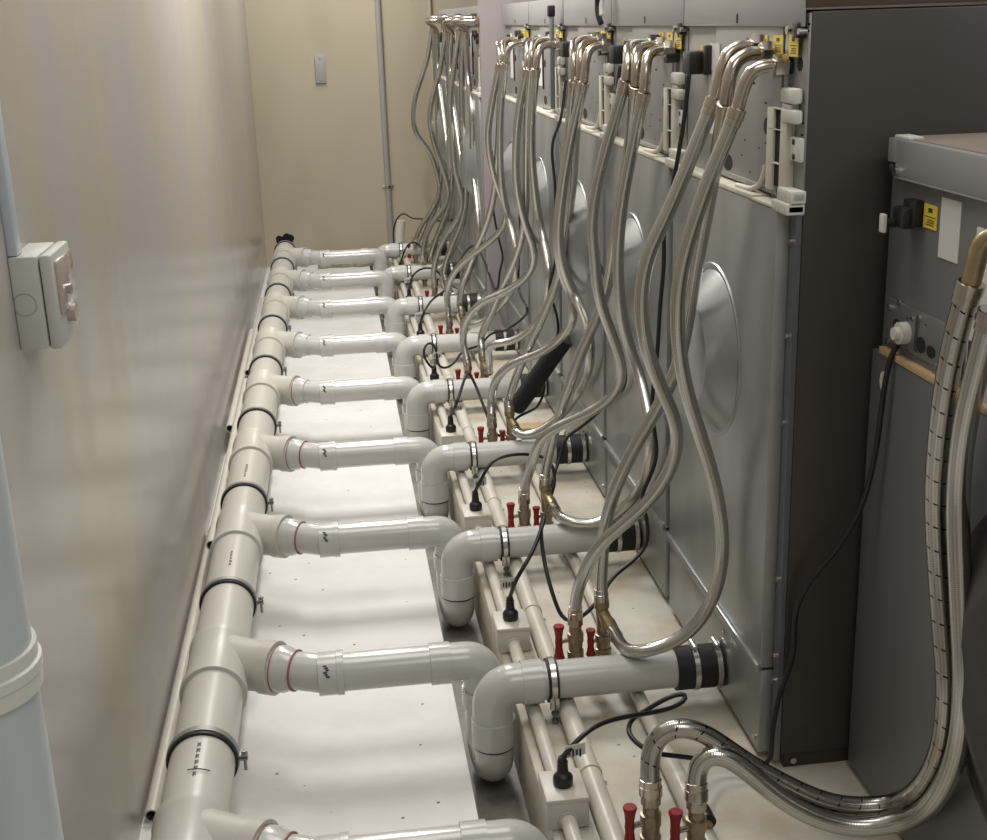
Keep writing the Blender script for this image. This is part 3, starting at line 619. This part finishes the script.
# ---------------------------------------------------------------- brass valves on the plinth
def valve_left(y):
    t = thing('ball_valve', 'x', 'valve', (.533, y, 0), 'brass valves with red handles')
    x = .533
    b = MB(); b.tube([(x, y, 0), (x, y, .03), (x, y, .031), (x, y, .055), (x, y, .056), (x, y, .08), (x, y, .081), (x, y, .105), (x, y, .106), (x, y, .125)],
                     [.014, .014, .021, .021, .0175, .0185, .021, .021, .016, .016], 'brass', 20)
    b.tube([(x, y, .125), (x, y, .126), (x, y, .145), (x, y, .146)], [.015, .0195, .0195, .015], 'nickel', 6); b.build('body', t)
    b = MB(); b.cyl((x-.012, y-.004, .088), (x-.045, y-.012, .088), .006, 'nickel', 10)
    b.build('stem', t)
    h = MB(); 
    for s in (1, -1):
        h.tube([(x-.045, y-.012, .088), (x-.045, y-.012, .088+s*.012), (x-.045, y-.013, .088+s*.03), (x-.045, y-.014, .088+s*.044), (x-.045, y-.014, .088+s*.047)], [.010, .009, .011, .0145, .013], 'redh', 12)
    h.build('handle', t, label='red butterfly handle')
    return t
def valve_right(y):
    t = thing('ball_valve', 'x', 'valve', (.605, y, 0), 'brass valves with red handles')
    x = .605
    b = MB(); b.tube([(x, y, 0), (x, y, .03), (x, y, .031), (x, y, .055), (x, y, .056), (x, y, .075), (x, y, .076), (x, y, .095), (x, y, .096), (x, y, .125)],
                     [.014, .014, .021, .021, .0175, .0185, .021, .021, .0165, .0165], 'brass', 20)
    b.build('body', t)
    b = MB(); b.tube([(x, y, .12), (x-.003, y, .168), (x-.003, y, .169), (x-.004, y, .188)], [.016, .016, .0195, .0195], 'brassd', 14)
    b.tube([(x-.002, y, .158), (x+.003, y-.045, .147), (x+.003, y-.046, .1465), (x+.006, y-.075, .139)], [.015, .016, .0195, .0195], 'brassd', 14)
    b.build('tee_fitting', t, label='yellow brass two-way fitting')
    b = MB(); b.cyl((x-.012, y-.004, .08), (x-.035, y-.012, .08), .005, 'nickel', 10); b.build('stem', t)
    h = MB()
    for s in (1, -1):
        h.tube([(x-.035, y-.012, .08), (x-.035, y-.012, .08+s*.012), (x-.035, y-.013, .08+s*.024), (x-.035, y-.014, .08+s*.034), (x-.035, y-.014, .08+s*.036)], [.009, .008, .010, .013, .012], 'redh', 12)
    h.build('handle', t, label='red butterfly handle')
    return t
VY = [2.08, 2.86, 3.72, 4.52, 5.36, 6.22, 7.1, 7.9, 8.7]
vnm = ['frontmost', 'nearest full', 'second', 'third', 'fourth', 'fifth', 'sixth', 'seventh', 'farthest']
va = valve_left(VY[0]); va['label'] = 'red-handled brass valve under the looped hoses at the bottom edge, left one of two'
vb = valve_right(VY[1]); vb['label'] = 'red-handled brass valve with two-way fitting, right one behind the nearest complete drain pipe'
for k in range(1, 9): dup(va, (0, VY[k]-VY[0], 0), 'red-handled brass valve with one straight hose, left of the %s pair' % vnm[k])
for k in range(2, 9): dup(vb, (0, VY[k]-VY[1], 0), 'red-handled brass valve with two-way fitting, right of the %s pair' % vnm[k])
# front right valve is a straight one with a black elbow behind
vc = dup(va, (.083, -.03, 0), 'red-handled brass valve under the looped hoses at the bottom edge, right one of two')
b = MB(); b.tube(fillet([(.655, 2.16, .0), (.655, 2.16, .055), (.655, 2.10, .055)], .03, 6), .018, 'black', 16); b.cyl((.655, 2.098, .055), (.655, 2.09, .055), .008, 'brassd', 10)
tag(b.build('pipe_elbow'), 'small black pipe elbow behind the frontmost right valve', 'pipe elbow')

# ---------------------------------------------------------------- braided hoses
def hose(pts, ya, yb, r, lab, top='elbow', bottom=None, mt='braid', xmax=.815, ym=None, nutpx=None, group='braided water hoses'):
    n = len(pts); L = [0]
    for i in range(1, n): L.append(L[-1]+math.hypot(pts[i][0]-pts[i-1][0], pts[i][1]-pts[i-1][1]))
    P = []
    for i, p in enumerate(pts):
        f = L[i]/L[-1]
        Y = ya+(yb-ya)*f if ym is None else (ya+(ym-ya)*f*2 if f < .5 else ym+(yb-ym)*(f*2-1))
        v = at(p[0], p[1], 1, Y)
        if v.x > xmax: v = at(p[0], p[1], 0, xmax)
        P.append(v)
    if bottom is not None: P = [Vector(bottom[0]), Vector(bottom[1])] + P
    S = spline(P, .012)
    # smooth strongly in depth so that the hose bends gently
    for _ in range(10): S = [S[0], S[1]] + [(S[i-1]+S[i]*2+S[i+1])/4 for i in range(2, len(S)-2)] + [S[-2], S[-1]]
    t = thing('braided_hose', lab, 'hose', S[0], group)
    b = MB(); b.tube(S, r, mt, 18); b.build('braided_sleeve', t)
    def fer(p, d, nm='ferrule'):
        b = MB(); d = d.normalized(); b.tube([p, p+d*.001, p+d*.02, p+d*.021, p+d*.034, p+d*.035], [r, r*1.18, r*1.18, r*1.08, r*1.12, r], 'nickel', 18); b.build(nm, t)
    fer(S[0], S[2]-S[0])
    fer(S[-1], S[-3]-S[-1])
    if top == 'elbow' and nutpx is not None:
        N = at(nutpx[0], nutpx[1], 0, nutpx[2]); e = S[-1]; 
        u = (S[-1]-S[-5]).normalized(); u = (u+Vector((0, 0, .5))).normalized(); L_ = (N-e).length
        hf = max(.02, N.z-e.z); p1 = e+u*min(L_*.62, hf*1.05); p2 = N-Vector((1, 0, 0))*L_*.5+Vector((0, 0, .002))
        bz = [e*(1-k)**3+p1*3*k*(1-k)**2+p2*3*k*k*(1-k)+N*k**3 for k in [i_/18 for i_ in range(19)]]
        b = MB(); b.tube(bz, r*.86, 'nickel', 18); b.build('elbow', t)
        b = MB(); d = Vector((1, 0, 0)); b.tube([N-d*.004, N-d*.003, N+d*.022, N+d*.023], [r, r*1.42, r*1.42, r], 'nickel', 6); b.build('nut', t)
    return t
def HL(k, w): return 'braided steel hose of the %s machine, %s' % (['nearest full','second','third','fourth','fifth','sixth','seventh','farthest'][k], w)
R1 = .0158
def pair(k):
    y = VY[k+1]; return ((.533, y, .145), (.533, y, .18)), ((.601, y, .187), (.600, y, .215)), ((.611, y-.074, .139), (.618, y-.105, .134))
# machine 1
A, B, Cc = pair(0)
hose([(580,583),(598,547),(640,510),(664,482),(677,450),(675,420),(661,387),(647,350),(641,305),(647,258),(668,213),(690,160),(707,118),(715,98)], 2.83, 2.56, R1, HL(0, 'outer one curving to the left valve'), bottom=A, ym=2.62, nutpx=(752,46,.855), xmax=.80)
hose([(602,560),(609,508),(631,454),(656,411),(676,372),(684,340),(690,305),(697,262),(706,215),(716,160),(724,115),(726,103)], 2.86, 2.50, R1, HL(0, 'middle one hidden partly behind the others'), bottom=B, ym=2.74, nutpx=(762,53,.855))
hose([(632,653),(660,648),(690,632),(712,600),(722,560),(722,530),(716,490),(705,450),(692,410),(682,370),(677,320),(681,270),(694,222),(712,172),(732,125),(738,108)], 2.63, 2.43, R1, HL(0, 'right one with the big low loop'), bottom=Cc, ym=2.52, nutpx=(775,66,.852))
# machine 2
A, B, Cc = pair(1)
hose([(530,470),(542,437),(566,423),(600,407),(618,389),(623,374),(620,358),(612,335),(603,310),(597,285),(595,255),(592,225),(598,180),(610,135),(626,80)], 3.69, 3.28, R1, HL(1, 'left one sweeping to the left valve'), bottom=A, ym=3.45, nutpx=(650,44,.855))
hose([(547,462),(555,430),(566,395),(583,348),(600,311),(609,280),(615,240),(622,200),(630,140),(636,85)], 3.72, 3.25, R1, HL(1, 'middle one rising straight up'), bottom=B, ym=3.55, nutpx=(657,46,.855))
hose([(563,519),(580,525),(605,521),(630,502),(647,470),(652,436),(648,412),(640,377),(629,345),(621,310),(618,260),(622,205),(632,150),(644,92)], 3.47, 3.20, R1, HL(1, 'right one looping low by the drain'), bottom=Cc, ym=3.35, nutpx=(665,50,.852))
# machine 3
A, B, Cc = pair(2)
hose([(491,405),(495,381),(508,366),(544,351),(565,334),(574,315),(568,290),(560,265),(557,240),(560,200),(568,140),(574,80)], 4.56, 4.05, R1, HL(2, 'left one sweeping to the left valve'), bottom=A, ym=4.3, nutpx=(592,39,.855))
hose([(507,405),(512,388),(523,360),(536,331),(549,303),(558,277),(565,240),(572,190),(576,130),(580,78)], 4.58, 4.02, R1, HL(2, 'middle one beside the foam tube'), bottom=B, ym=4.35, nutpx=(598,41,.855))
hose([(514,431),(524,437),(547,427),(566,410),(578,393),(589,367),(591,350),(587,325),(576,298),(564,268),(559,235),(563,190),(571,140),(584,82)], 4.30, 3.97, R1, HL(2, 'right one looping over the wooden block'), bottom=Cc, ym=4.2, nutpx=(603,46,.852))
# machine 4
A, B, Cc = pair(3)
hose([(463,345),(464,328),(470,313),(484,301),(501,294),(518,284),(530,273),(535,256),(531,240),(524,218),(517,185),(516,150),(519,110),(527,68)], 5.40, 4.85, R1, HL(3, 'left one in a wide S'), bottom=A, nutpx=(548,40,.855))
hose([(480,340),(484,328),(493,311),(501,291),(513,265),(522,238),(526,200),(527,150),(528,110),(531,68)], 5.42, 4.82, R1, HL(3, 'middle one rising straight to the taps'), bottom=B, nutpx=(552,40,.855))
hose([(490,344),(505,343),(524,335),(540,319),(548,297),(549,270),(544,241),(539,220),(535,190),(532,160),(532,115),(536,68)], 5.16, 4.78, R1, HL(3, 'right one dropping steeply'), bottom=Cc, nutpx=(556,44,.852))
# machine 5
A, B, Cc = pair(4)
hose([(448,311),(447,297),(450,280),(459,266),(477,251),(493,239),(504,226),(507,213),(502,198),(493,170),(488,137),(491,110),(500,63)], 6.25, 5.70, R1, HL(4, 'left one bulging leftward'), bottom=A, nutpx=(514,40,.855))
hose([(459,310),(461,289),(470,266),(477,247),(487,223),(494,195),(498,150),(500,110),(503,62)], 6.27, 5.66, R1, HL(4, 'middle one rising diagonally'), bottom=B, nutpx=(518,40,.855))
hose([(470,325),(482,323),(494,312),(508,297),(516,277),(516,250),(508,217),(502,187),(500,150),(501,105),(506,62)], 6.0, 5.62, R1, HL(4, 'right one, bright, nearest the cover'), bottom=Cc, nutpx=(523,43,.852))
# machine 6
A, B, Cc = pair(5)
XM = .73
hose([(433,280),(436,258),(444,239),(457,221),(462,205),(461,192),(455,170),(452,133),(450,100),(455,60),(460,30)], 7.1, 6.95, R1, HL(5, 'left one in an S curve'), bottom=A, xmax=XM, nutpx=(471,18,.745))
hose([(443,280),(445,266),(450,250),(460,226),(466,200),(464,160),(462,110),(462,60),(463,30)], 7.12, 6.92, R1, HL(5, 'middle one'), bottom=B, xmax=XM, nutpx=(472.5,18,.745))
hose([(452,297),(462,288),(472,265),(479,240),(478,217),(473,167),(472,110),(468,78),(466,50),(466,32)], 7.0, 6.88, R1, HL(5, 'right one, bright, hanging nearly straight'), bottom=Cc, xmax=.75, nutpx=(475,21,.745))
# machine 7
A, B, Cc = pair(6)
hose([(422,262),(425,240),(432,223),(445,207),(449,192),(443,170),(432,135),(430,110),(440,70),(446,32)], 7.85, 7.75, R1, HL(6, 'left one with a sharp S curve'), bottom=A, xmax=XM, nutpx=(456,18,.745))
hose([(430,258),(436,238),(448,208),(452,180),(450,130),(449,80),(449,32)], 7.87, 7.72, R1, HL(6, 'middle one'), bottom=B, xmax=XM, nutpx=(457.5,18,.745))
hose([(438,270),(450,255),(461,230),(466,195),(460,150),(453,100),(450,60),(452,34)], 7.8, 7.7, R1, HL(6, 'right one'), bottom=Cc, xmax=XM, nutpx=(460,21,.745))
# machine 8
A, B, Cc = pair(7)
hose([(414,245),(420,228),(432,210),(440,190),(438,178),(430,152),(416,133),(413,115),(416,95),(427,60),(432,30)], 8.6, 8.55, R1, HL(7, 'left one bowing before the back wall'), bottom=A, xmax=XM, nutpx=(441,18,.745))
hose([(420,245),(428,225),(438,200),(441,170),(438,130),(436,80),(434,31)], 8.62, 8.52, R1, HL(7, 'middle one'), bottom=B, xmax=XM, nutpx=(443,18,.745))
hose([(428,250),(440,232),(449,205),(450,170),(444,120),(438,70),(437,33)], 8.55, 8.5, R1, HL(7, 'right one'), bottom=Cc, xmax=XM, nutpx=(445,21,.745))
# front pair looping across the bottom right corner
hose([(649,750),(657,734),(676,724),(703,732),(740,758),(790,787),(840,806),(888,805),(922,786),(942,745),(947,690),(941,600),(936,500),(944,400),(957,330),(971,282)], 2.11, 1.84, .0195, 'large braided hose with black tracer dashes, looping across the bottom right corner', bottom=((.533, 2.08, .145), (.533, 2.08, .175)), mt='braid_dash', xmax=1.01, ym=2.0, top='none', group='front pair of hoses')
hose([(694,770),(700,755),(715,750),(738,763),(775,795),(815,818),(855,828),(900,822),(937,797),(957,752),(964,690),(961,600),(958,500),(966,420),(980,360),(993,310)], 2.08, 1.80, .0195, 'large plain braided hose looping outside the one with black dashes', bottom=((.616, 2.05, .145), (.616, 2.05, .175)), xmax=1.00, ym=1.94, top='none', group='front pair of hoses')
e = at(972, 280, 1, 1.84)
b = MB(); b.tube(fillet([e-Vector((.004,0,.02)), e+Vector((.012, 0, .07)), e+Vector((.045, -.04, .075))], .03, 8), .0155, 'brassd', 18)
tag(b.build('brass_elbow'), 'curved brass elbow on top of the hose with black dashes at right edge', 'pipe elbow')

# ---------------------------------------------------------------- black foam tube and wooden block
a = at(516, 408, 1, 4.72); z = at(566, 338, 0, .83)
b = MB(); d = (z-a); b.tube([a, a+d*.03, a+d*.3, a+d*.65+Vector((0,0,.004)), z], [.031, .036, .037, .036, .034], 'foam', 24)
tag(b.build('foam_tube'), 'short fat black foam-covered tube leaning between hoses and machine', 'tube')
w = at(526, 428, 2, 0)
b = MB(); b.box((.66, 4.72, .001), (.80, 4.80, .045), 'wood', .002); tag(b.build('wood_block'), 'small raw wooden block on the plinth below the black foam tube', 'wood block')

# ---------------------------------------------------------------- left wall fittings
t = thing('downpipe', 'thick blue-white vertical pipe in the bottom left corner', 'pipe', (-.47, 1.40, ZF))
px_, py_, pr_ = -.468, 1.40, .078
b = MB(); b.cyl((px_, py_, ZF), (px_, py_, 1.20), pr_, 'greypipe', 48); b.build('pipe', t)
b = MB(); b.rings((px_, py_, .862), (px_, py_, .92), [(0, pr_), (.0005, pr_+.006), (.022, pr_+.0065), (.023, pr_+.0085), (.036, pr_+.0085), (.038, pr_+.005), (.055, pr_+.005), (.0555, pr_)], 'collar', 48); b.build('collar', t)
t = thing('switch_box', 'pale plastic switch box with round knockout mounted on the left wall', 'switch box', (XW, 2.15, 1.1))
c = at(20, 351, 1, 2.12); tz = at(8, 258, 1, 2.12).z; X2 = at(44, 300, 1, 2.12).x
b = MB(); b.box((XW, 2.12, c.z), (X2-.002, 2.27, tz), 'switch', .004); b.build('base', t)
b = MB(); b.box((X2, 2.119, c.z-.001), (X2+.020, 2.271, tz+.001), 'switch', .005); b.build('cover', t)
b = MB(); kc = at(25, 305, 1, 2.119)
ring = [(kc.x+.0185*math.cos(2*PI*k/40), 2.1195, kc.z+.0185*math.sin(2*PI*k/40)) for k in range(41)]
b.tube(ring, .0006, 'greymetal', 6); b.build('knockout', t)
b = MB(); b.box((X2+.018, 2.135, c.z+.055), (X2+.027, 2.255, tz-.012), 'smoke', .004)
b.cyl((X2+.02, 2.195, c.z+.045), (X2+.034, 2.195, c.z+.045), .016, 'smoke', 18); b.cyl((X2+.02, 2.17, c.z+.09), (X2+.036, 2.17, c.z+.09), .009, 'chrome', 14); b.build('window', t, label='clear reddish window with latch')
v0 = at(8, 252, 1, 2.17)
b = MB(); b.box((XW, 2.125, tz+.001), (XW+.016, 2.16, 1.75), 'trunk', .002); tag(b.build('cable_trunking'), 'narrow blue-white cable trunking running up the left wall from the switch box', 'trunking')

# ---------------------------------------------------------------- back wall fittings
t = thing('conduit_tube', 'grey vertical conduit on the back wall', 'pipe', (.40, YB-.02, 0))
b = MB(); b.cyl((.405, YB-.022, .0), (.405, YB-.022, 1.9), .022, 'greymetal', 18); b.build('tube', t)
v = at(386, 187, 1, YB-.03); b = MB(); b.box((.36, YB-.012, v.z-.01), (.45, YB, v.z+.01), 'chrome', .002); b.rings((.405, YB-.022, v.z-.01), (.405, YB-.022, v.z+.01), [(0, .0225), (.0005, .026), (.0195, .026), (.02, .0225)], 'chrome', 18); b.build('clip', t)
b = MB(); v = at(434, 100, 1, YB-.02); b.cyl((v.x, YB-.014, .0), (v.x, YB-.014, 1.9), .014, 'backwall', 14); tag(b.build('conduit_tube'), 'thin tan vertical pipe on the back wall next to the far hoses', 'pipe')
a = at(314, 55, 1, YB-.02); c = at(326.5, 83, 1, YB-.02)
b = MB(); b.box((a.x, YB-.018, c.z), (c.x, YB, a.z), 'plate', .004)
for zz in (a.z-.025, c.z+.025): b.cyl(((a.x+c.x)/2, YB-.018, zz), ((a.x+c.x)/2, YB-.022, zz), .008, 'chrome', 10)
tag(b.build('wall_plate'), 'small grey rectangular plate on the back wall', 'wall plate')
b = MB(); v = at(288, 239, 1, YB-.001); u = at(280, 240, 1, YB-.001)
for q, rr in ((v, .042), (u, .032)):
    n = 28; vs = [(q.x+rr*(1+.12*math.sin(3*2*PI*k/n+1))*math.cos(2*PI*k/n), YB-.002, q.z+rr*(1+.1*math.sin(4*2*PI*k/n))*math.sin(2*PI*k/n)) for k in range(n)]
    b.faces(vs+[(p[0], YB+.001, p[2]) for p in vs], [list(range(n))]+[(k, (k+1) % n, n+(k+1) % n, n+k) for k in range(n)], 'hole')
o = b.build('wall_hole'); o['kind'] = 'structure'; o.name = 'trim_3'
b = MB(); random.seed(9)
for k in range(9):
    x0 = -.15+k*.055; b.box((x0, 9.36+random.random()*.04, ZF), (x0+.06+random.random()*.02, YB-.01, ZF+.05+random.random()*.035), 'plaster', .012)
tag(b.build('plaster_rubble'), 'strip of broken tan plaster along the foot of the back wall', 'rubble')
b = MB(); b.tube([(.45, 9.25, .0), (.46, 9.25, .12), (.475, 9.25, .22)], .032, 'collar', 20)
tag(b.build('pipe_stub'), 'short cream upright pipe stub behind the farthest drain pipe by the back wall', 'pipe')

# ---------------------------------------------------------------- light
def area(name, loc, rot, sx, sy, e, col=(1, .97, .925)):
    l = bpy.data.lights.new(name, 'AREA'); l.shape = 'RECTANGLE'; l.size = sx; l.size_y = sy; l.energy = e; l.color = col
    o = bpy.data.objects.new(name, l); C.objects.link(o); o.location = loc; o.rotation_euler = rot; return o
area('added_fill_front', (.6, .4, 2.95), (0, 0, 0), 1.0, 1.4, 13)  # unseen fill light, added to brighten the foreground
area('ceiling_lamp_near', (.3, 2.9, 2.95), (0, 0, 0), 1.2, 1.2, 19)
area('ceiling_lamp_mid', (.12, 5.4, 2.9), (0, 0, 0), .22, 1.4, 54)
area('ceiling_lamp_far', (.12, 8.4, 2.9), (0, 0, 0), .22, 1.4, 28)
area('added_fill_right', (2.6, .6, 2.95), (0, 0, 0), 1.2, .5, 24, (.93, .97, 1))  # unseen cool fill, added to lift the machines at the right
w = bpy.data.worlds.new('world'); bpy.context.scene.world = w; w.use_nodes = True
w.node_tree.nodes['Background'].inputs[0].default_value = (.8, .85, .9, 1); w.node_tree.nodes['Background'].inputs[1].default_value = .05
vs = bpy.context.scene.view_settings; vs.view_transform = 'Standard'; vs.look = 'None'; vs.gamma = 1; vs.exposure = .5; vs.use_curve_mapping = False
